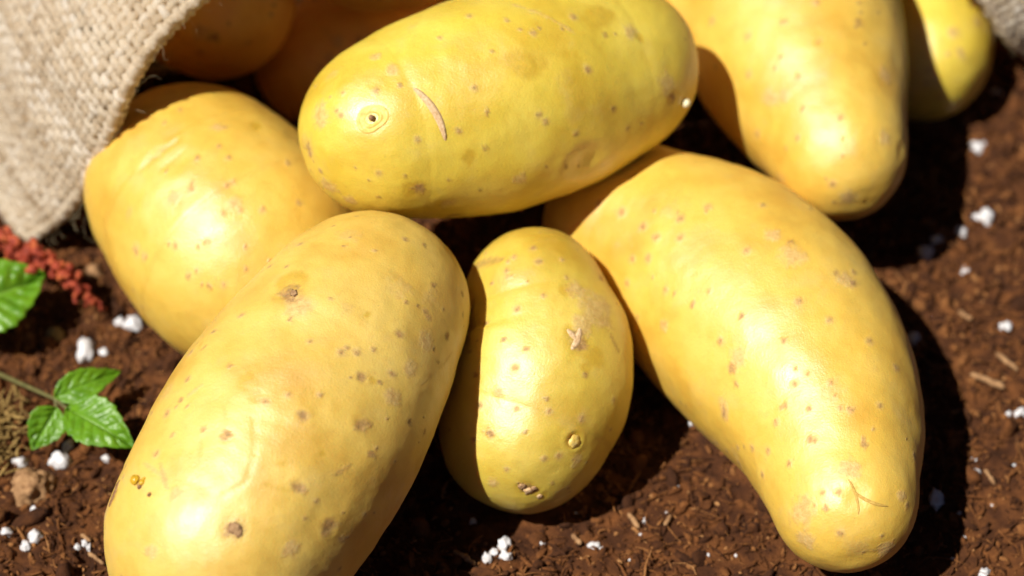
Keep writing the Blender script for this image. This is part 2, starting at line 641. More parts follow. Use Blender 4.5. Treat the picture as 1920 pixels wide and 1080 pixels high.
def applique(pot, name, px, py, ang, L, Wd, height, mat, nu=24, nv=10, bend=0.0, taper=True):
    """a raised piece of skin that follows the potato: strip of half length L and half width Wd pixels"""
    c, n = pot.hit(px, py)
    a = math.radians(ang)
    t1 = RGT * math.cos(a) + UPV * math.sin(a)
    t1 = t1 - n * n.dot(t1); t1 /= np.linalg.norm(t1)
    t2 = np.cross(n, t1)
    bvh = fine_bvh(pot)
    pts = []
    for i in range(nu + 1):
        u = -1 + 2 * i / nu
        wid = math.sqrt(max(0, 1 - u * u)) ** .8 if taper else 1
        for j in range(nv + 1):
            w = -1 + 2 * j / nv
            q = c + t1 * (u * L * PX) + t2 * ((w * wid * Wd + bend * (u * u - .33)) * PX)
            h = bvh.ray_cast(Vector(q + n * .012), Vector(-n))
            s = np.array(h[0]) if h[0] is not None else q
            hn = np.array(h[1]) if h[0] is not None else n
            if hn.dot(n) < 0:
                hn = -hn
            k = height(u, w) * PX
            jag = .25 * float(perlin(np.array([s * 1500]))[0])
            edge = max(0, (1 - abs(w)) * (1 - u * u))
            pts.append(s + hn * (k * (1 + jag) * min(1, edge * 4) - .00006 * (edge < .02)))
    pts = np.array(pts)
    me = mesh_np(name, pts - pot.base, grid_faces(nu + 1, nv + 1), mat)
    o = link(name, me, pot.obj)
    return o


def blob(pot, name, px, py, rad, mat, sub=2, sink=.35, squash=.7, rough=.25, seed=0):
    c, n = pot.hit(px, py)
    v, f = ICO[sub]
    r = rad * PX
    v = v * (1 + rough * perlin(v * 2.1 + seed * 5.3))[:, None]
    zz = np.array([n[0], n[1], n[2]])
    v = v - np.outer(v @ zz, zz) * (1 - squash)
    p = c + n * r * squash * (1 - 2 * sink) + v * r
    return link(name, mesh_np(name, p - pot.base, f, mat), pot.obj)


PA = Potato([(690, 590, 195), (625, 690, 225), (560, 790, 242), (490, 900, 245), (430, 1000, 236)], 0, 0, 1.0, .9, (1.0, .95), zs=[.0387, .0368, .0340, .0306, .0272])
PC = Potato([(735, 240, 172), (830, 215, 197), (930, 192, 210), (1035, 162, 199), (1135, 130, 174)], .0547, .0505, 2.0, .9)
PE = Potato([(1185, 430, 165), (1320, 505, 218), (1445, 620, 230), (1532, 745, 205), (1567, 850, 171), (1585, 928, 142)], .0203, .0203, 3.0, .8)
PD = Potato([(1005, 570, 142), (1020, 640, 168), (1012, 715, 180), (985, 790, 169)], .0277, .0162, 4.0, 1.0)
PF = Potato([(372, 364, 211), (410, 408, 224), (462, 470, 227)], .0240, .0213, 5.6, .6)
PB = Potato([(1420, -170, 190), (1440, -70, 215), (1478, 50, 214), (1520, 170, 188), (1572, 280, 133)], .0321, .0318, 6.0, .9)
PJ = Potato([(1710, -90, 125), (1725, 0, 130), (1735, 105, 122)], .0145, .0128, 7.0, .8)
PG = Potato([(300, -30, 130), (360, -10, 142), (410, 5, 145)], .0250, .0362, 8.0, .9)
PHH = Potato([(600, 120, 120), (660, 90, 135), (720, 60, 130)], .0135, .0142, 9.0, .8)
PI_ = Potato([(690, -90, 118), (740, -100, 125), (800, -115, 118)], .0442, .0436, 10.0, .8)
PK = Potato([(1085, 40, 150), (1140, 45, 160), (1190, 48, 150)], .0215, .0215, 11.0, .8)  # unseen, added to block sunlight that would reach the soil behind
POTS = [PK, PA, PC, PE, PD, PF, PB, PJ, PG, PHH, PI_]

# ------------------------------------------------------------------ the soil
FOOT = []
for _q in (PE, PD, PF, PB, PJ, PA):
    for _c, _r in zip(_q.c[::40], _q.r[::40]):
        if _c[2] < _r + .001:
            FOOT.append((_c[0], _c[1], math.sqrt(max(_r * _r - _c[2] * _c[2], 1e-6))))


def soil_h(x, y):
    p = np.stack([x, y, np.zeros_like(x)], 1)
    near = sstep(.6, .2, np.sqrt(x * x + y * y))
    h = .0030 * perlin(p * 22 + 3.3) + near * (.0019 * perlin(p * 75 + 9.1) + .0015 * perlin(p * 190) + .0009 * perlin(p * 430 + 2) + .0004 * perlin(p * 900))
    # soil banked up under the front potato
    h += .006 * np.exp(-(((x + .045) / .035) ** 2 + ((y + .06) / .035) ** 2))
    # soil heap added under the crosswise potato to block sun; it also props it
    h += .026 * np.exp(-(((x - .008) / .026) ** 2 + ((y - .006) / .012) ** 2))
    for bx, by, br in FOOT:
        d = np.sqrt((x - bx) ** 2 + (y - by) ** 2) - br
        h = np.maximum(h, h * .6 + .0028 * np.exp(-(d / .005) ** 2) * (1 + .7 * perlin(p * 120 + 4)))
    return h - .001


def build_soil():
    def axis(a, b, step, far):
        core = np.arange(a, b, step)
        out, d, p = [], step, b
        while p < far:
            out.append(p); d *= 1.22; p += d
        lo, d, p = [], step, a - step
        while p > -far:
            lo.append(p); d *= 1.22; p -= d
        return np.concatenate([lo[::-1], core, out])
    xs, ys = axis(-.15, .15, .0008, 3.0), axis(-.115, .12, .0008, 3.0)
    X, Y = np.meshgrid(xs, ys, indexing='ij')
    x, y = X.ravel(), Y.ravel()
    z = soil_h(x, y)
    tone = .40 + .22 * fbm(np.stack([x, y, z], 1) * 160, 3)
    f = grid_faces(len(xs), len(ys))
    o = link('ground', mesh_np('ground', np.stack([x, y, z], 1), f, M_SOIL, True, {'tone': tone}))
    o['kind'] = 'structure'
    o['label'] = 'dark red-brown peaty soil under the potatoes'


build_soil()


def inside_pots(p, margin=0.0):
    bad = np.zeros(len(p), bool)
    for q in POTS:
        cc, rr = q.C[::8], q.R[::8]
        d = np.linalg.norm(p[:, None] - cc[None], axis=2) - rr[None]
        bad |= d.min(1) < margin
    return bad


def frame_spots(n, pad=60):
    """points on the soil spread evenly over what the camera sees"""
    x = rng.uniform(-.175, .175, n)
    y = rng.uniform(-.13, .12, n)
    return x, y


def in_view(x, y, pad=330):
    p = np.stack([x, y, np.zeros_like(x)], 1) - CAM
    d = p @ FWD
    u = PW / 2 + FPX * (p @ RGT) / d
    w = PH / 2 - FPX * (p @ UPV) / d
    return (u > -pad) & (u < PW + pad) & (w > -pad) & (w < PH + pad)


def crumbs(n, lo, hi, sub, power, lift, tone0, tone1, aniso):
    x, y = frame_spots(n)
    k = in_view(x, y)
    x, y = x[k], y[k]
    r = lo + (hi - lo) * rng.random(len(x)) ** power
    z = soil_h(x, y) + r * lift
    p = np.stack([x, y, z], 1)
    k = ~inside_pots(p, .0)
    p, r = p[k], r[k]
    n = len(p)
    V, F = ICO[sub]
    R = rand_rot(n)
    sc = np.exp(rng.normal(0, aniso, (n, 3)))
    base = V[None] * (1 + .42 * perlin((V[None] * 1.4 + rng.uniform(0, 99, (n, 1, 3))).reshape(-1, 3)).reshape(n, -1)[..., None])
    if sub >= 1:
        base = base * (1 + .22 * perlin((V[None] * 3.1 + rng.uniform(0, 99, (n, 1, 3))).reshape(-1, 3)).reshape(n, -1)[..., None])
    v = np.einsum('nij,nkj->nki', R, base * sc[:, None] * r[:, None, None]) + p[:, None]
    f = (F[None] + (np.arange(n) * len(V))[:, None, None]).reshape(-1, 3)
    tone = np.repeat(rng.uniform(tone0, tone1, n), len(V))
    return v.reshape(-1, 3), f, tone


def build_crumbs():
    vs, fs, ts, off = [], [], [], 0
    for a in ((1000, .0008, .0018, 1, 1.6, .12, .26, .66, .5), (10500, .00045, .0011, 1, 1.6, .15, .25, .72, .5), (36000, .00018, .0005, 0, 1.3, .4, .2, .92, .6)):
        v, f, t = crumbs(*a)
        vs.append(v); fs.append(f + off); ts.append(t); off += len(v)
    o = link('soil_crumbs', mesh_np('soil_crumbs', np.concatenate(vs), np.concatenate(fs), M_CRUMB, True, {'tone': np.concatenate(ts)}))
    tag(o, 'loose crumbs of dark red-brown peat lying on the soil', 'soil', kind='stuff')
    # fibres and shreds of peat
    x, y = frame_spots(10500)
    k = in_view(x, y)
    x, y = x[k], y[k]
    p = np.stack([x, y, soil_h(x, y) + .0006], 1)
    p = p[~inside_pots(p, .001)]
    n = len(p)
    a = rng.uniform(0, 2 * math.pi, n)
    L = .0008 + .0034 * rng.random(n) ** 2
    s = np.linspace(-1, 1, 5)
    d = np.stack([np.cos(a), np.sin(a), rng.normal(0, .35, n)], 1)
    e = np.stack([-np.sin(a), np.cos(a), rng.normal(0, .5, n)], 1)
    path = p[:, None] + d[:, None] * (L[:, None] * s)[..., None] + e[:, None] * ((L * rng.normal(0, .3, n))[:, None] * (s * s))[..., None]
    rad = (.00008 + .00030 * rng.random(n) ** 2)[:, None] * np.array([.5, 1, 1.1, .9, .4])
    v, f = tubes(path, rad, 4)
    o = link('soil_fibres', mesh_np('soil_fibres', v, f, M_CRUMB, True, {'tone': np.repeat(.30 + .6 * rng.random(n) ** 1.6, 20)}))
    tag(o, 'short brown plant fibres strewn through the peaty soil', 'fibres', kind='stuff')


build_crumbs()

# ------------------------------------------------------------------ potatoes: skins and marks
S, L_, A_, SC, PL, PT, LN, DN = 'spot', 'lent', 'amber', 'scab', 'pale', 'pit', 'line', 'dent'
FA = [(SC, 545, 548, 19), (A_, 545, 530, 30), (PL, 560, 575, 24), (S, 568, 780, 12), (S, 675, 795, 13), (S, 692, 796, 6), (SC, 440, 992, 15), (SC, 425, 817, 9), (S, 560, 912, 13), (S, 618, 987, 16),
      (S, 750, 626, 10), (S, 678, 708, 10), (A_, 699, 713, 7), (S, 711, 716, 6), (S, 695, 853, 8), (S, 768, 792, 7), (S, 381, 806, 6), (S, 340, 751, 6), (L_, 313, 775, 6), (S, 431, 686, 6), (S, 381, 653, 6),
      (A_, 466, 712, 17, 70, 1.5), (A_, 482, 742, 11), (L_, 498, 754, 6), (L_, 505, 500, 5), (L_, 537, 500, 4), (S, 645, 462, 5), (S, 762, 567, 5), (S, 783, 574, 5), (L_, 797, 584, 5), (L_, 803, 594, 5), (S, 838, 630, 7), (S, 868, 552, 6), (S, 796, 460, 6), (S, 813, 534, 7), (S, 868, 590, 6),
      (S, 543, 598, 5), (L_, 452, 592, 5), (L_, 400, 622, 5), (L_, 580, 640, 4), (L_, 650, 652, 4), (L_, 668, 660, 6), (L_, 735, 700, 6), (PL, 330, 925, 12), (PL, 283, 1035, 12), (S, 813, 655, 5), (S, 822, 680, 4), (L_, 640, 660, 6), (PL, 770, 690, 14), (PL, 735, 745, 16), (PL, 800, 640, 18),
      (LN, 625, 893, 4, 655, 872, 's', .1), (LN, 497, 908, 5, 545, 922, 'a', .1), (LN, 515, 872, 4, 548, 867, 'a', .1), (LN, 425, 790, 4, 420, 764, 'a', .1), (LN, 377, 820, 2, 372, 880, 'a', .2), (LN, 476, 782, 2.5, 478, 850, 'a', .5), (LN, 478, 850, 2.5, 462, 905, 'a', .5), (LN, 462, 905, 2.5, 415, 930, 'a', .5), (LN, 300, 870, 3, 312, 915, 's', .3), (LN, 270, 868, 3, 300, 890, 'p', .2),
      (LN, 350, 745, 2, 378, 722, 'p', .1), (LN, 330, 690, 2, 335, 660, 'a', .1), (LN, 372, 655, 3, 380, 640, 'a', .1), (SC, 213, 925, 9), (A_, 213, 930, 13), (PL, 200, 960, 14), (LN, 790, 720, 5, 850, 660, 'p', .1), (L_, 600, 740, 4), (L_, 540, 740, 4), (L_, 700, 655, 4), (L_, 640, 1010, 5), (PL, 545, 1030, 14), (A_, 605, 850, 5), (A_, 690, 590, 6), (L_, 702, 470, 3), (L_, 620, 560, 3)]
FC = [(A_, 985, 118, 24, 10, 1.7), (A_, 1018, 118, 14), (A_, 880, 296, 13), (SC, 785, 355, 11), (A_, 770, 358, 18), (PL, 975, 335, 12, 60, 1.6), (SC, 853, 405, 13), (PL, 840, 380, 12), (S, 750, 160, 5), (S, 923, 96, 5), (L_, 890, 165, 5), (S, 913, 210, 6), (L_, 783, 262, 5), (L_, 710, 325, 5), (S, 760, 330, 5), (S, 840, 337, 5), (S, 902, 355, 6), (S, 710, 370, 6), (S, 910, 277, 5), (L_, 1010, 215, 5), (L_, 1022, 228, 5), (L_, 1102, 130, 6), (S, 1135, 65, 6), (PL, 1180, 60, 16), (A_, 1200, 70, 10), (S, 1150, 203, 6), (L_, 1080, 250, 5), (L_, 1000, 62, 5), (L_, 1075, 32, 6), (S, 1063, 313, 5),
      (PL, 600, 215, 18, 60, 1.8), (PL, 580, 280, 14), (PL, 615, 350, 18), (PL, 655, 375, 12), (L_, 825, 70, 4), (PL, 735, 130, 12), (PL, 705, 105, 10), (SC, 1262, 185, 10), (PL, 1250, 160, 22), (L_, 880, 30, 5), (L_, 950, 38, 4), (DN, 1100, 300, 45), (LN, 1050, 330, 3, 1065, 290, 'p', .3), (LN, 1065, 290, 3, 1110, 272, 'p', .3), (L_, 640, 215, 5), (L_, 632, 208, 4), (DN, 697, 222, 26), (LN, 960, 8, 5, 1050, 45, 'p', .1), (LN, 1050, 45, 5, 1075, 60, 'p', .1), (A_, 1120, 30, 34), (L_, 860, 245, 5)]  # pale lines and large amber patch at top right paint a shadow edge
FE = [(S, 1300, 570, 6), (S, 1265, 550, 6), (S, 1390, 592, 6), (L_, 1248, 545, 5), (S, 1468, 762, 8), (S, 1372, 690, 10), (PL, 1385, 670, 16), (S, 1380, 720, 6), (S, 1520, 825, 7), (L_, 1480, 870, 5), (S, 1548, 953, 6), (L_, 1455, 792, 5), (S, 1358, 775, 6, 90, 2.2), (PL, 1358, 765, 10, 90, 2.5), (S, 1515, 767, 6), (L_, 1490, 720, 5), (S, 1470, 640, 6), (PL, 1485, 480, 22), (S, 1482, 455, 6), (S, 1568, 510, 7), (S, 1600, 530, 7), (PL, 1585, 525, 16, -20, 2.0), (L_, 1430, 385, 5), (L_, 1400, 470, 6), (L_, 1497, 565, 6), (L_, 1555, 600, 6), (L_, 1557, 718, 5), (S, 1620, 830, 8, 90, 1.8), (L_, 1650, 760, 5), (L_, 1575, 765, 5),
      (L_, 1205, 425, 7), (L_, 1230, 445, 7), (L_, 1275, 445, 7), (L_, 1215, 485, 7), (L_, 1275, 410, 7), (L_, 1327, 388, 6), (L_, 1165, 398, 8), (LN, 1292, 515, 2, 1315, 512, 'a', .1), (LN, 1545, 905, 4, 1560, 925, 'a', .1), (PL, 1500, 960, 24, -30, 1.6), (PL, 1510, 1010, 18), (A_, 1650, 1030, 10), (PL, 1665, 1030, 16, 35, 2.2), (PL, 1690, 930, 10), (L_, 1575, 1000, 6), (L_, 1430, 890, 5), (L_, 1440, 845, 5), (S, 1195, 597, 5), (PL, 1245, 610, 10), (L_, 1330, 545, 4), (L_, 1350, 640, 6), (PL, 1590, 880, 20), (DN, 1607, 935, 26), (L_, 1680, 690, 6), (L_, 1630, 640, 6), (PL, 1450, 440, 14)]
FD = [(SC, 1085, 640, 17), (A_, 1062, 545, 14), (A_, 1115, 668, 17, 30, 1.6), (A_, 1100, 690, 11), (A_, 1068, 620, 12), (PL, 1120, 575, 36), (PL, 1090, 610, 20), (PL, 1085, 545, 20), (SC, 917, 812, 8), (S, 888, 824, 6), (PT, 1076, 826, 15), (SC, 985, 915, 11), (SC, 1003, 920, 7), (A_, 1020, 928, 8), (PL, 925, 905, 10), (S, 985, 655, 6), (S, 945, 637, 6), (S, 968, 767, 6), (S, 985, 810, 6), (L_, 970, 580, 6), (L_, 965, 690, 6), (S, 1098, 702, 6), (S, 1025, 748, 5), (L_, 1090, 785, 6), (L_, 1020, 860, 5), (L_, 950, 880, 4), (PL, 1080, 865, 12), (L_, 1048, 855, 6), (S, 1035, 905, 4), (LN, 890, 500, 12, 940, 485, 's', .15), (S, 922, 532, 5), (S, 890, 703, 6), (S, 880, 660, 5), (S, 882, 585, 8), (S, 912, 605, 6), (PL, 935, 735, 10), (L_, 900, 760, 6), (L_, 1150, 750, 5), (LN, 1130, 470, 4, 1165, 520, 's', .2), (LN, 1140, 620, 4, 1160, 660, 's', .2), (LN, 1110, 480, 6, 1150, 560, 'p', .2), (L_, 1010, 490, 6), (L_, 1000, 465, 5)]
FF = [(PL, 326, 368, 12), (S, 370, 296, 6), (L_, 428, 296, 5), (PL, 408, 240, 12), (LN, 262, 318, 9, 330, 262, 'p', .6), (LN, 300, 320, 5, 345, 280, 'a', .2), (S, 352, 518, 7), (S, 392, 538, 6), (L_, 330, 460, 6), (L_, 418, 400, 5), (S, 460, 465, 5), (L_, 435, 342, 5), (L_, 540, 305, 5), (PL, 255, 468, 12), (S, 372, 462, 5), (L_, 388, 452, 5), (A_, 222, 540, 17, -60, 1.9), (A_, 248, 570, 13, -50, 1.8), (L_, 492, 393, 5), (PL, 270, 480, 9), (A_, 480, 235, 12), (PL, 440, 380, 14), (DN, 330, 300, 34), (L_, 560, 380, 5)]
FB = [(S, 1610, 42, 8, 80, 1.5), (PT, 1534, 78, 8), (S, 1468, 42, 6), (L_, 1402, 68, 6), (PL, 1445, 183, 18), (L_, 1403, 140, 6), (S, 1505, 205, 6), (L_, 1575, 220, 6), (PL, 1660, 140, 16), (L_, 1420, 250, 6), (PL, 1470, 180, 12), (L_, 1530, 5, 6), (L_, 1335, 40, 6), (PL, 1660, 260, 14), (DN, 1690, 280, 18), (PL, 1590, 370, 16), (L_, 1560, 345, 6), (L_, 1495, 258, 5), (S, 1620, 80, 4)]
FJ = [(L_, 1800, 95, 6), (PL, 1830, 40, 12), (SC, 1823, 8, 8), (PL, 1790, 60, 14), (S, 1741, 132, 5), (L_, 1785, 60, 5)]
FG = [(LN, 368, 103, 6, 470, 80, 's', .5), (SC, 400, 70, 9), (PL, 380, 60, 16), (S, 513, 10, 6), (PL, 285, 110, 10), (S, 430, 45, 5)]
FH = [(S, 673, 72, 8), (PL, 620, 110, 14), (S, 602, 125, 6), (PL, 635, 80, 12)]

oA = build_potato('potato', 'large buff-yellow potato in front, sharpest of all, cut off by the bottom edge', PA, M_FRONT, FA, 320, 270, 110)
oC = build_potato('potato', 'long lemon-yellow potato lying crosswise at top centre, with crescent scar and ringed eye', PC, M_LEMON, FC, 260, 200, 80)
oE = build_potato('potato', 'big bent kidney-shaped golden potato at right, narrow end towards the viewer', PE, M_GOLD, FE, 290, 210, 90)
oD = build_potato('potato', 'small greenish-yellow potato wedged in the middle between the front and the bent one', PD, M_GREEN, FD, 220, 200, 60)
oF = build_potato('potato', 'plump golden potato at left, half under the burlap flap and behind the front one', PF, M_GOLD, FF, 190, 190, 90)
oB = build_potato('potato', 'tapering golden potato at upper right pointing down behind the bent one', PB, M_GOLD, FB, 220, 160, 90)
oJ = build_potato('potato', 'small potato at the top right edge, half shaded by its tapering neighbour', PJ, M_LEMON, FJ, 150, 130, 40)
oG = build_potato('potato', 'shaded potato with a dark slit just under the sack rim', PG, M_SHADY, FG, 150, 130, 40)
oH = build_potato('potato', 'deeply shaded potato in the sack mouth behind the crosswise one', PHH, M_SHADY, FH, 130, 110, 40)
oI = build_potato('potato', 'shaded potato of which only the lower edge shows at the top', PI_, M_SHADY, [], 130, 110, 40)

oK = build_potato('potato', 'added unseen potato behind the crosswise one, keeping sun off the soil', PK, M_SHADY, [], 110, 100, 30)

# raised marks that are pieces of their own
applique(PC, 'crescent_scar', 812, 210, -58, 52, 7, lambda u, w: 2.4 * (1 - w * w) ** .5 + 2.0 * max(0, .4 - abs(w - .4)), M_SCAR, 40, 10, -9)['label'] = 'curled crescent of pinkish lifted skin'


def ring_eye(pot, px, py, rad):
    c, n = pot.hit(px, py)
    t1 = RGT - n * n.dot(RGT); t1 /= np.linalg.norm(t1)
    t2 = np.cross(n, t1)
    bvh = fine_bvh(pot)
    nr, nt_ = 26, 48
    pts = []
    for i in range(nr + 1):
        for j in range(nt_):
            th = 2 * math.pi * j / nt_
            rho = i / nr * (1 + .13 * math.sin(2 * th + .6) + .05 * math.sin(3 * th + 1))
            q = c + (t1 * math.cos(th) + t2 * math.sin(th)) * rho * rad * PX
            h = bvh.ray_cast(Vector(q + n * .012), Vector(-n))
            s = np.array(h[0])
            k = i / nr
            low = max(0.05, .42 + .58 * math.sin(-th + .3))          # lips are strongest on the lower side
            hgt = 4.2 * math.exp(-((k - .82) / .09) ** 2) * low + 4.5 * math.exp(-((k - .48) / .10) ** 2) * max(.05, .45 + .55 * math.sin(th + 2.2)) + 3.0 * math.exp(-(k / .16) ** 2) - 1.2 * math.exp(-((k - .28) / .07) ** 2)
            hgt *= .5
            hgt *= 1 + .3 * float(perlin(np.array([s * 1300]))[0])
            pts.append(s + n * (hgt * PX - .0001 * (k > .96)))
    me = mesh_np('eye', np.array(pts) - pot.base, grid_faces(nr + 1, nt_, True), M_RING)
    o = link('eye', me, pot.obj)
    o['label'] = 'ringed eye with pinkish swollen lips'
    return o


M_RING = simple_mat('eye_skin', [(.30, (.58, .36, .08)), (.5, (.72, .50, .11)), (.75, (.74, .55, .22))], 900, .42, .00012, 2500)
ring_eye(PC, 697, 222, 27)
blob(PC, 'eye_centre', 697, 221, 5, M_CORK, 1, .3, .8, .4, 1)
blob(PC, 'sprout_bud', 1283, 192, 8, M_BUD, 2, .2, .9, .3, 2)['label'] = 'tiny whitish sprout bud'
blob(PA, 'sap_bead', 256, 901, 8, M_SAP, 2, .25, .8, .25, 3)['label'] = 'bead of amber dried sap'
for k, (x, y, r) in enumerate([(268, 905, 5), (263, 913, 4), (271, 899, 3.5), (281, 928, 3.5)]):
    blob(PA, 'sap_crumb', x, y, r, M_CORK if k % 2 else M_SAP, 1, .25, .8, .4, 4 + k)
applique(PA, 'wound', 214, 925, 82, 24, 8, lambda u, w: 2.6 * abs(w) ** 2 + .6, M_CORK, 20, 8)
applique(PE, 'crease_scar', 1632, 938, -24, 34, 3, lambda u, w: 1.3 * (1 - w * w) ** .5, M_FOLD, 30, 8, 7)
applique(PE, 'crease_scar', 1604, 930, -75, 30, 2.6, lambda u, w: 1.1 * (1 - w * w) ** .5, M_FOLD, 30, 8, -5)
applique(PD, 'eye_scar', 1082, 636, 62, 22, 6, lambda u, w: 1.8 * (1 - w * w) ** .5, M_SCAR, 24, 8, 3)
applique(PD, 'eye_scar', 1074, 628, -50, 14, 5, lambda u, w: 1.6 * (1 - w * w) ** .5, M_SCAR, 20, 8, 0)
blob(PD, 'eye_bud', 1077, 828, 11, M_RING, 2, .46, .3, .35, 9)
for k, (x, y, r) in enumerate([(978, 912, 6), (990, 920, 7), (1001, 916, 5), (1012, 930, 5)]):
    blob(PD, 'scab_crust', x, y, r, M_SCAR if k % 2 else M_CRUST, 2, .42, .35, .5, 20 + k)
for k, (x, y, r) in enumerate([(438, 990, 8), (446, 997, 7), (551, 549, 6)]):
    blob(PA, 'scab_crust', x, y, r, M_CRUST, 2, .48, .16, .6, 30 + k)

# ------------------------------------------------------------------ the sack
RIM = [(50, 452, .002), (95, 440, .006), (155, 372, .022), (208, 258, .043), (244, 150, .058), (300, 55, .066), (390, -5, .069), (520, -130, .072), (700, -290, .075), (950, -360, .075), (1250, -360, .073), (1520, -280, .066), (1740, -130, .052), (1838, -25, .040), (1868, 45, .031), (1885, 85, .025), (1902, 97, .020), (1955, 108, .010), (2010, 120, .001)]


def build_sack():
    rp = np.array([unp(*q)[0] for q in RIM])
    d = np.concatenate([[0], np.cumsum(np.linalg.norm(np.diff(rp, axis=0), axis=1))])
    fine = np.linspace(0, d[-1], 600)
    R = gsmooth(np.stack([np.interp(fine, d, rp[:, i]) for i in range(3)], 1), 14)
    d = np.concatenate([[0], np.cumsum(np.linalg.norm(np.diff(R, axis=0), axis=1))])
    LEN = d[-1]
    mid = np.array([0, R[:, 1].mean() + .02, .02])

    def surf(u, s):
        """u: metres along the rim, s: metres back from the rim (negative = turned-in hem)"""
        P = np.stack([np.interp(u, d, R[:, i]) for i in range(3)], -1)
        k = u / LEN
        side = 1 - 2 * k
        dirv = np.stack([-.55 * np.sign(side) * np.abs(side) ** .8, np.ones_like(k), .10 * np.sin(np.pi * k)], -1)
        lay = sstep(.80, .93, k)[..., None]          # the right hand end is laid open outwards
        dirv = dirv * (1 - lay) + np.array([1.0, .30, -.12]) * lay
        dirv /= np.linalg.norm(dirv, axis=-1)[..., None]
        out = np.stack([-side, np.zeros_like(k) - .1, 1.1 * np.sin(np.pi * np.clip(k, 0, 1)) + .05], -1)
        out /= np.linalg.norm(out, axis=-1)[..., None]
        hem = .0016
        a = np.abs(s)
        roll = np.where(s > 0, hem * (1 - np.exp(-a / .0025)), -hem * (1 - np.exp(-a / .0018)))
        bulge = np.where(s > 0, .016 * (1 - np.exp(-np.maximum(s, 0) / .05)) * np.sin(np.pi * np.clip(k * 1.0, 0, 1)) ** .5, 0)
        q = P + dirv * (a * 1.0)[..., None] + out * (roll + bulge)[..., None]
        w = np.stack([u * 28, s * 16, np.zeros_like(u)], -1).reshape(-1, 3)
        wr = .0030 * perlin(w) + .0012 * perlin(w * 2.7 + 5)
        q = q + out * (wr.reshape(u.shape) * sstep(-.005, .02, a))[..., None]
        q[..., 2] = q[..., 2] * (1 - .97 * sstep(.055, .122, s))      # the sack sinks to the ground behind the heap
        q[..., 2] = np.maximum(q[..., 2], .0015)
        return q

    def offs(u, s):
        e = .0004
        q = surf(u, s)
        n = np.cross(surf(u + e, s) - surf(u - e, s), surf(u, s + e) - surf(u, s - e))
        n /= np.linalg.norm(n, axis=-1)[..., None] + 1e-12
        return q, n

    root = empty('burlap_sack', (0, .10, 0))
    tag(root, 'coarse beige burlap sack lying open with its frayed rim folded over the potatoes', 'sack')
    inv = np.array([0, -.10, 0])
    pitch = .0021
    nu, ns = int(LEN / pitch), int(.125 / pitch)
    s0 = -.011
    amp = .00062
    sub = 3

    def weave(name, along_u):
        if along_u:
            cross, along = ns, nu
        else:
            cross, along = nu, ns
        i = np.arange(cross)[:, None]
        t = (np.arange(along * sub + 1) / sub)[None]
        wob = .16 * perlin(np.stack([np.broadcast_to(i * 1.7, (cross, t.shape[1])).ravel(), np.broadcast_to(t * .35, (cross, t.shape[1])).ravel(), np.full(cross * t.shape[1], 3. + along_u)], 1)).reshape(cross, -1) * 2
        if along_u:
            u = np.broadcast_to(t * pitch, wob.shape) + 0 * wob
            s = s0 + (i + .5 + wob) * pitch
        else:
            s = s0 + np.broadcast_to(t * pitch, wob.shape) + 0 * wob
            u = (i + .5 + wob) * pitch
        u = np.clip(u, .0005, LEN - .0005)
        q, n = offs(u, s)
        ph = np.cos(np.pi * (t - .5 + i)) * (1 if along_u else -1)
        q = q + n * (amp * ph)[..., None]
        thick = 1 + .35 * perlin(np.stack([np.broadcast_to(i * 3.1, wob.shape).ravel(), np.broadcast_to(t * .8, wob.shape).ravel(), np.full(wob.size, 9. + along_u)], 1)).reshape(wob.shape)
        rad = .00100 * thick
        v, f = tubes(q, rad, 5)
        tone = .52 + .16 * rng.normal(size=(cross, 1)) + .28 * perlin(np.stack([np.broadcast_to(i * 2.3, wob.shape).ravel(), np.broadcast_to(t * .55, wob.shape).ravel(), np.full(wob.size, 4.)], 1)).reshape(wob.shape)
        o = link(name, mesh_np(name, v + inv, f, M_BURLAP, True, {'tone': np.repeat(tone.ravel(), 5)}), root)
        o['kind'] = 'stuff'
    gu, gs = np.meshgrid(np.linspace(.0006, LEN - .0006, 260), np.linspace(.0015, .122, 90), indexing='ij')
    q, nn = offs(gu, gs)
    bk = q - nn * .0007
    link('light_stop_sheet', mesh_np('light_stop_sheet', bk.reshape(-1, 3) + inv, grid_faces(260, 90), M_LIGHT_STOP, True, {'tone': np.full(bk.size // 3, .35)}), root)  # sheet added behind the weave so no sun specks leak through
    weave('weft_threads', True)
    weave('warp_threads', False)
    # cord added along the rim to smooth the edge of its shadow
    hu = np.linspace(.001, LEN - .001, 420)
    q, nn = offs(hu, np.full(420, .0006))
    v, f = tubes(q[None], (.00125 * (1 + .22 * perlin(np.stack([hu * 700, hu * 0, hu * 0], 1))))[None], 8)
    tn = np.repeat(.5 + .3 * perlin(np.stack([hu * 500, hu * 0 + 3, hu * 0], 1)), 8)
    link('shadow_edge_cord', mesh_np('shadow_edge_cord', v + inv, f, M_BURLAP, True, {'tone': tn}), root)
    # frayed fibres standing off the rim and the cloth
    n = 5500
    u = rng.uniform(.001, LEN - .001, n)
    s = np.where(rng.random(n) < .6, rng.normal(0, .0022, n), rng.uniform(0, .06, n))
    q, nn = offs(u, s)
    along = surf(u + .0005, s) - surf(u - .0005, s)
    along /= np.linalg.norm(along, axis=1)[:, None]
    rimward = np.where(np.abs(s) < .006, 1.0, .1)[:, None]
    dr = nn * rng.uniform(.1, .7, (n, 1)) + rng.normal(0, .5, (n, 3)) + along * rng.normal(0, 1.0, (n, 1)) + rimward * np.array([.3, -.4, -.3])
    dr /= np.linalg.norm(dr, axis=1)[:, None]
    cu = rng.normal(0, 1, (n, 3))
    cv = rng.normal(0, 1, (n, 3))
    L = .0005 + .0022 * rng.random(n) ** 2.0 + .003 * (rng.random(n) < .03)
    t = np.linspace(0, 1, 7)
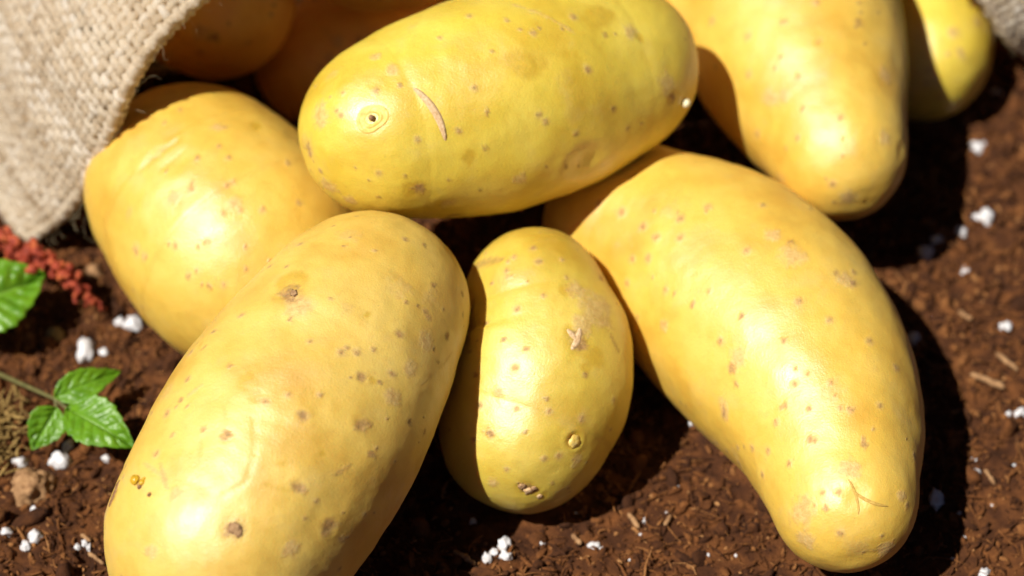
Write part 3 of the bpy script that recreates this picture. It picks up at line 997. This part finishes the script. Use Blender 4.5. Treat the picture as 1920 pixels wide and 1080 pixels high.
    path = q[:, None] + dr[:, None] * (L[:, None] * t)[..., None] + cu[:, None] * ((L * .55)[:, None] * t ** 2)[..., None] + cv[:, None] * ((L * .26)[:, None] * np.sin(6 * t))[..., None]
    v, f = tubes(path, rng.uniform(.00002, .00005, (n, 1)) * np.linspace(1, .5, 7), 3)
    o = link('frayed_fibres', mesh_np('frayed_fibres', v + inv, f, M_FUZZ), root)
    o['kind'] = 'stuff'
    # under side of the sack lying on the soil
    x0, x1 = surf(np.array([.002]), np.array([.06]))[0], surf(np.array([LEN - .002]), np.array([.06]))[0]
    gx, gy = np.meshgrid(np.linspace(0, 1, 60), np.linspace(0, .06, 30), indexing='ij')
    P = x0[None, None] * (1 - gx[..., None]) + x1[None, None] * gx[..., None]
    P[..., 1] += gy
    P[..., 2] = .0022 + .001 * perlin(P.reshape(-1, 3) * 60).reshape(gx.shape)
    link('sack_underside', mesh_np('sack_underside', P.reshape(-1, 3) + inv, grid_faces(60, 30), M_BURLAP, True, {'tone': np.full(1800, .4)}), root)


build_sack()

# ------------------------------------------------------------------ perlite
def soil_z(x, y):
    return float(soil_h(np.array([x]), np.array([y]))[0])


def on_soil(px, py, lift=0.0):
    p, _ = unp(px, py, 0)
    for _ in range(3):
        p, _ = unp(px, py, soil_z(p[0], p[1]) + lift)
    return p


def perlite(px, py, dia, label, group=None, asp=1.0, ang=0.0):
    r = dia * PX * .5
    p = on_soil(px, py, r * .35)
    v, f = ICO[2] if dia > 9 else ICO[1]
    sd = rng.uniform(0, 90, 3)
    v = v * (1 + .50 * perlin(v * 1.3 + sd) + .26 * perlin(v * 3.0 + sd))[:, None]
    v = v * np.exp(rng.normal(0, .12, 3))
    a = math.radians(ang)
    t = np.array([math.cos(a), math.sin(a), 0])
    v = v + np.outer(v @ t, t) * (asp - 1)
    o = link('perlite_granule', mesh_np('perlite_granule', v * r * .82, f, M_PERL))
    o.location = p
    tag(o, label, 'perlite', group or 'white perlite granules in the soil')
    return o


PERL = [
    (1735, 478, 34, 'largest white perlite granule right of the bent potato, nearest its shadow'),
    (1758, 450, 24, 'round white perlite granule just above the largest one right of the bent potato'),
    (1800, 437, 26, 'round white perlite granule midway between the paired lump and the largest one, right side'),
    (1848, 410, 36, 'big white perlite lump of the touching pair at upper right'),
    (1830, 408, 20, 'small white perlite granule stuck to the big lump at upper right'),
    (1810, 508, 18, 'faint small perlite granule alone below the upper right row'),
    (1835, 278, 30, 'upright oval white perlite granule at the shadow edge of the tapering potato'),
    (1868, 176, 22, 'dim perlite granule in the black shadow at the top right'),
    (1887, 613, 26, 'white perlite granule near the right edge, above the two pale wood shreds'),
    (1914, 774, 19, 'white perlite granule cut by the right edge below the pale wood shreds'),
    (1891, 777, 12, 'small perlite granule just left of the one cut by the right edge'),
    (1755, 938, 32, 'bluish white perlite granule in the shadow beside the narrow end of the bent potato'),
    (1714, 636, 26, 'dim bluish perlite granule in the shadow against the right side of the bent potato'),
    (1830, 887, 18, 'white perlite granule on sunlit soil right of the bent potato narrow end'),
    (1826, 862, 10, 'tiny perlite granule just above the sunlit one right of the narrow end'),
    (1846, 1074, 20, 'white perlite granule at the bottom right edge of the picture'),
    (945, 1021, 26, 'topmost white perlite granule of the cluster below the small middle potato'),
    (948, 1044, 23, 'lowest white perlite granule of the cluster below the small middle potato'),
    (911, 1045, 22, 'leftmost white perlite granule of the cluster below the small middle potato'),
    (926, 1036, 18, 'inner white perlite granule of the cluster below the small middle potato'),
    (1014, 1023, 17, 'white perlite granule alone right of the bottom centre cluster'),
    (1056, 1034, 11, 'small slanted perlite granule between two larger ones at bottom centre'),
    (1114, 1023, 16, 'brighter perlite granule of the pair at bottom, left of the bent potato'),
    (1130, 1030, 13, 'duller perlite granule of the pair at bottom, left of the bent potato'),
    (887, 978, 13, 'white perlite granule at the shadow tip under the small middle potato'),
    (1217, 1005, 11, 'right perlite granule of the tiny trio left of the bent potato'),
    (1202, 1001, 9, 'left perlite granule of the tiny trio left of the bent potato'),
    (1209, 976, 10, 'top perlite granule of the tiny trio left of the bent potato'),
    (1296, 794, 13, 'perlite granule tucked under the inner curve of the bent potato'),
    (250, 607, 36, 'large white perlite lump touching the foot of the plump left potato'),
    (225, 606, 24, 'dull perlite granule left of the lump at the foot of the plump potato'),
    (160, 657, 38, 'large white perlite lump above the seedling upper leaf'),
    (194, 660, 19, 'small white perlite granule right of the large lump above the seedling'),
    (113, 863, 38, 'large angular white perlite lump below the seedling'),
    (128, 838, 25, 'round perlite granule between the seedling and the large angular lump'),
    (37, 866, 26, 'white perlite granule beside the dry moss at the left edge'),
    (198, 861, 17, 'white perlite granule under the tip of the seedling right leaf'),
    (64, 955, 15, 'small flat white perlite granule alone at lower left'),
    (12, 999, 22, 'white perlite granule at the left edge near the bottom'),
    (65, 1009, 32, 'tall white perlite lump at lower left'),
    (48, 1025, 19, 'small white perlite granule left of the tall lump at lower left'),
    (146, 1027, 15, 'left granule of the dull perlite trio beside the front potato base'),
    (159, 1018, 13, 'upper granule of the dull perlite trio beside the front potato base'),
    (166, 1027, 13, 'right granule of the dull perlite trio beside the front potato base'),
    (12, 405, 24, 'dim perlite granule left of the burlap corner'),
]
for q in PERL:
    perlite(q[0], q[1], q[2], q[3], None, rng.uniform(1, 1.35), rng.uniform(0, 180))
for x, y, s in [(1860, 947, 8), (1897, 812, 8), (1902, 872, 9), (1808, 1010, 10), (1798, 962, 8), (1866, 700, 7), (1786, 1048, 8)]:
    perlite(x, y, s, 'tiny white perlite speck on the soil in the lower right corner', 'tiny perlite specks at lower right')
for x, y, s in [(1380, 1042, 8), (1328, 1041, 9), (1080, 962, 6), (1270, 912, 8), (1250, 960, 6), (1180, 1050, 6)]:
    perlite(x, y, s, 'tiny white perlite speck on the soil between the middle and bent potatoes', 'tiny perlite specks at bottom centre')

# ------------------------------------------------------------------ twigs, clod, pebble, moss
def chip(name, px0, py0, px1, py1, w, label, cat, mat, lift=.0012):
    a, b = on_soil(px0, py0, lift), on_soil(px1, py1, lift)
    mid = (a + b) / 2
    t = np.linspace(0, 1, 9)
    p = a[None] * (1 - t[:, None]) + b[None] * t[:, None]
    L = np.linalg.norm(b - a)
    p = p + .05 * L * np.stack([perlin(np.stack([t * 3 + px0, t * 0, t * 0 + k], 1)) for k in range(3)], 1)
    r = w * PX * .5 * (.75 + .5 * np.abs(perlin(np.stack([t * 5 + py0, t * 0, t * 0], 1)))) * np.minimum(1, np.minimum(t, 1 - t) * 8 + .45)
    v, f = tubes(p[None], r[None], 8)
    v = v + .12 * w * PX * perlin(v * 2200)[:, None]
    caps = [np.array([list(range(8))[::-1], [64 + k for k in range(8)]])]
    o = link(name, mesh_np(name, v - mid, [f] + caps, mat))
    o.location = mid
    tag(o, label, cat, 'wood shreds on the soil' if cat == 'wood chip' else None)


for q in [(1868, 662, 1908, 694, 12, 'tan wood shred at the right edge, upper of two'), (1820, 700, 1886, 728, 15, 'broken tan wood shred right of the bent potato, lower of two'),
          (1797, 584, 1822, 600, 11, 'short curved tan wood shred in the soil below the right hand perlite row'), (1846, 880, 1866, 908, 9, 'thin reddish wood shred right of the bent potato narrow end'),
          (1003, 998, 1014, 1012, 8, 'small pale wood shred standing above the lone granule at bottom centre'), (1072, 1002, 1090, 1020, 11, 'tan wood shred above the perlite pair at bottom centre'),
          (870, 1046, 892, 1058, 9, 'pale wood shred left of the bottom centre perlite cluster'), (850, 1034, 880, 1046, 11, 'reddish wood shred at the shadow edge of the front potato'),
          (1246, 985, 1258, 966, 10, 'pale wood shred beside the tiny perlite trio'), (152, 1002, 170, 1014, 9, 'thin brown wood shred above the dull perlite trio at lower left'),
          (165, 1035, 195, 1058, 8, 'long thin reddish twig beside the front potato at lower left'), (1178, 962, 1198, 990, 11, 'reddish wood shred left of the tiny perlite trio')]:
    chip('wood_chip', *q[:5], q[5], 'wood chip', M_TAN)


def lump(name, px, py, dia, label, cat, mat, rough=.3, sub=3, lift=.5):
    r = dia * PX * .5
    p = on_soil(px, py, r * lift)
    v, f = ICO[sub]
    sd = px * .1
    v = v * (1 + rough * perlin(v * 1.3 + sd) + rough * .6 * perlin(v * 3 + sd) + rough * .3 * perlin(v * 7 + sd))[:, None]
    o = link(name, mesh_np(name, v * r, f, mat))
    o.location = p
    return tag(o, label, cat)


lump('pebble', 106, 628, 30, 'yellowish pebble in the dark soil right of the cut-off leaf', 'pebble', M_PEB)
lump('soil_clod', 176, 512, 30, 'tan clod of soil behind the red seed spike', 'clod', M_TAN)
lump('soil_clod', 60, 915, 72, 'large rounded brown clod of peat at lower left', 'clod', M_CLOD if 'M_CLOD' in globals() else M_TAN, .35, 3, .1)


def moss():
    base = on_soil(2, 815, .002)
    n = 260
    o0 = rng.normal(0, 1, (n, 3)) * np.array([.0022, .0045, .0018])
    d = rng.normal(0, 1, (n, 3)) + np.array([.2, 0, .5])
    d /= np.linalg.norm(d, axis=1)[:, None]
    L = rng.uniform(.001, .0035, n)
    t = np.linspace(0, 1, 6)
    p = o0[:, None] + d[:, None] * (L[:, None] * t)[..., None] + rng.normal(0, 1, (n, 1, 3)) * (.3 * L[:, None] * t ** 2)[..., None]
    v, f = tubes(p, rng.uniform(.00015, .0004, (n, 1)) * np.array([1, 1, .95, .8, .6, .3]), 4)
    o = link('dry_moss', mesh_np('dry_moss', v, f, M_MOSS))
    o.location = base
    tag(o, 'tuft of dry yellowish moss at the left edge', 'moss')


moss()


# ------------------------------------------------------------------ leaves and the red seed spike
def leaf(name, base, tip, halfw, parent=None, origin=None, arch=.15, roll=0.0, droop=0.0, teeth=9, seed=0, shape=1.0, curl=.2):
    """base, tip: points of the place; halfw in metres"""
    base, tip = np.array(base), np.array(tip)
    ax = tip - base
    L = np.linalg.norm(ax)
    ax = ax / L
    up = np.array([0, -.25, 1.0]) - ax * ax.dot(np.array([0, -.25, 1.0]))
    up /= np.linalg.norm(up)
    sd = np.cross(up, ax)
    c, s = math.cos(roll), math.sin(roll)
    sd, up = sd * c + up * s, up * c - sd * s
    n, m = 60, 33
    pts, vein = [], []
    for i in range(n + 1):
        t = i / n
        w = (math.sin(math.pi * min(1, t ** (.62 * shape))) ** .8) * (1 - .25 * t) * 1.1
        saw = (t * teeth) % 1.0
        w *= 1 + (.10 * (saw - .5)) * (1 if t > .12 else 0) + .07 * float(perlin(np.array([[t * 4, seed * 3.3, 1.]]))[0])
        for j in range(m):
            b = -1 + 2 * j / (m - 1)
            ab = abs(b)
            # side veins run forward from the midrib
            ph = (t * teeth - ab * 1.5) % 1.0
            vd = min(ph, 1 - ph)
            quilt = (1 - math.exp(-(vd / .2) ** 2)) * (1 - ab ** 4) * min(1, ab * 4) * (.7 + .8 * float(perlin(np.array([[t * 7 + seed, b * 4, seed * 2.]]))[0]))
            mid_ = math.exp(-(ab * 14) ** 2)
            hgt = arch * L * math.sin(math.pi * t) * .6 - droop * L * t * t + halfw * (curl * ab ** 1.3) + halfw * .09 * quilt - halfw * .10 * mid_
            hgt += halfw * .12 * float(perlin(np.array([[t * 3 + seed, b * 1.5, seed]]))[0])
            pts.append(base + ax * (t + .02 * ab * 0) * L + sd * (b * w * halfw) + up * hgt)
            vein.append(max(mid_, .5 * math.exp(-(vd / .06) ** 2) * (ab < .92)))
    pts = np.array(pts)
    f = grid_faces(n + 1, m)
    off = np.array(origin) if origin is not None else base
    me = mesh_np(name, pts - off, f, M_LEAF, True, {'vein': vein})
    o = link(name, me, parent)
    if parent is None:
        o.location = off
    md = o.modifiers.new('thickness', 'SOLIDIFY')
    md.thickness = .00018
    return o


def seedling():
    node, _ = unp(103, 748, .010)
    root_p = on_soil(-30, 690, .001)
    r = empty('seedling', root_p)
    tag(r, 'green seedling with three toothed glossy leaves lying on the soil at left', 'seedling')
    t = np.linspace(0, 1, 14)
    a0, _ = unp(5, 704, .006)
    P = np.stack([np.interp(t, [0, .3, 1], [root_p[i], a0[i], node[i]]) for i in range(3)], 1)
    P = gsmooth(P, 1.2)
    v, f = tubes(P[None], np.full((1, 14), 4.6 * PX) * np.linspace(1.1, .8, 14), 10)
    link('stem', mesh_np('stem', v - root_p, f, M_STEM), r)
    l1t, _ = unp(228, 694, .010)
    l2t, _ = unp(252, 838, .009)
    l3t, _ = unp(60, 842, .004)
    b1, _ = unp(102, 745, .010)
    b2, _ = unp(128, 768, .010)
    b3, _ = unp(106, 764, .0095)
    l1 = leaf('leaf', b1, l1t, .0033, r, root_p, .16, .35, .10, 6, 1, 1.15)
    l2 = leaf('leaf', b2, l2t, .0053, r, root_p, .18, .10, .08, 7, 2, 1.25)
    l3 = leaf('leaf', b3, l3t, .0040, r, root_p, .10, -.45, .05, 5, 3, 1.2)
    for q, lf in ((b1, l1), (b2, l2), (b3, l3)):
        pp = np.stack([node * (1 - s) + q * s for s in np.linspace(-.1, 1.15, 5)])
        v, f = tubes(pp[None], np.full((1, 5), 3.2 * PX), 8)
        link('petiole', mesh_np('petiole', v - root_p, f, M_STEM), lf)


seedling()
lb, _ = unp(-110, 612, .010)
lt, _ = unp(84, 514, .012)
bl = leaf('green_leaf', lb, lt, .0092, None, None, .12, .1, .05, 9, 5, 1.6)
tag(bl, 'bright green toothed leaf cut off by the left edge below the red seed spike', 'leaf')


def seed_spike():
    pts = [(-30, 445, .008), (20, 466, .012), (70, 486, .013), (115, 514, .011), (152, 548, .008), (196, 580, .003)]
    P = np.array([unp(*q)[0] for q in pts])
    root_p = on_soil(-30, 470)
    r = empty('seed_spike', root_p)
    tag(r, 'rusty red dried seed spike lying below the burlap corner', 'seed spike')
    t = np.linspace(0, 1, 40)
    Q = gsmooth(np.stack([np.interp(t * 5, range(6), P[:, i]) for i in range(3)], 1), 2)
    v, f = tubes(Q[None], (np.linspace(3, 1.2, 40) * PX)[None], 8)
    link('stalk', mesh_np('stalk', v - root_p, f, M_HUSK), r)
    V, F = ICO[2]
    mes = []
    for k in range(5):
        w = V * (1 + .34 * perlin(V * 1.5 + k * 9.7) + .2 * perlin(V * 3.3 + k * 3.1))[:, None]
        w = w * np.array([.8, .8, 1.2])
        mes.append(mesh_np('husk', w, F, M_HUSK))
    for k in range(140):
        s = rng.random() ** 1.15
        c = np.array([np.interp(s, t, Q[:, i]) for i in range(3)])
        rad = (13 * (1 - s) ** .7 + 3.2) * PX * rng.uniform(.5, 1.0)
        spread = (24 * (1 - s) ** .6 + 2.0) * PX
        c = c + rng.normal(0, .62, 3) * spread * np.array([1, 1.1, .8])
        o = link('husk', mes[k % 5], r)
        o.location = c - root_p
        o.rotation_euler = tuple(rng.uniform(0, 6.28, 3))
        o.scale = (rad,) * 3


seed_spike()
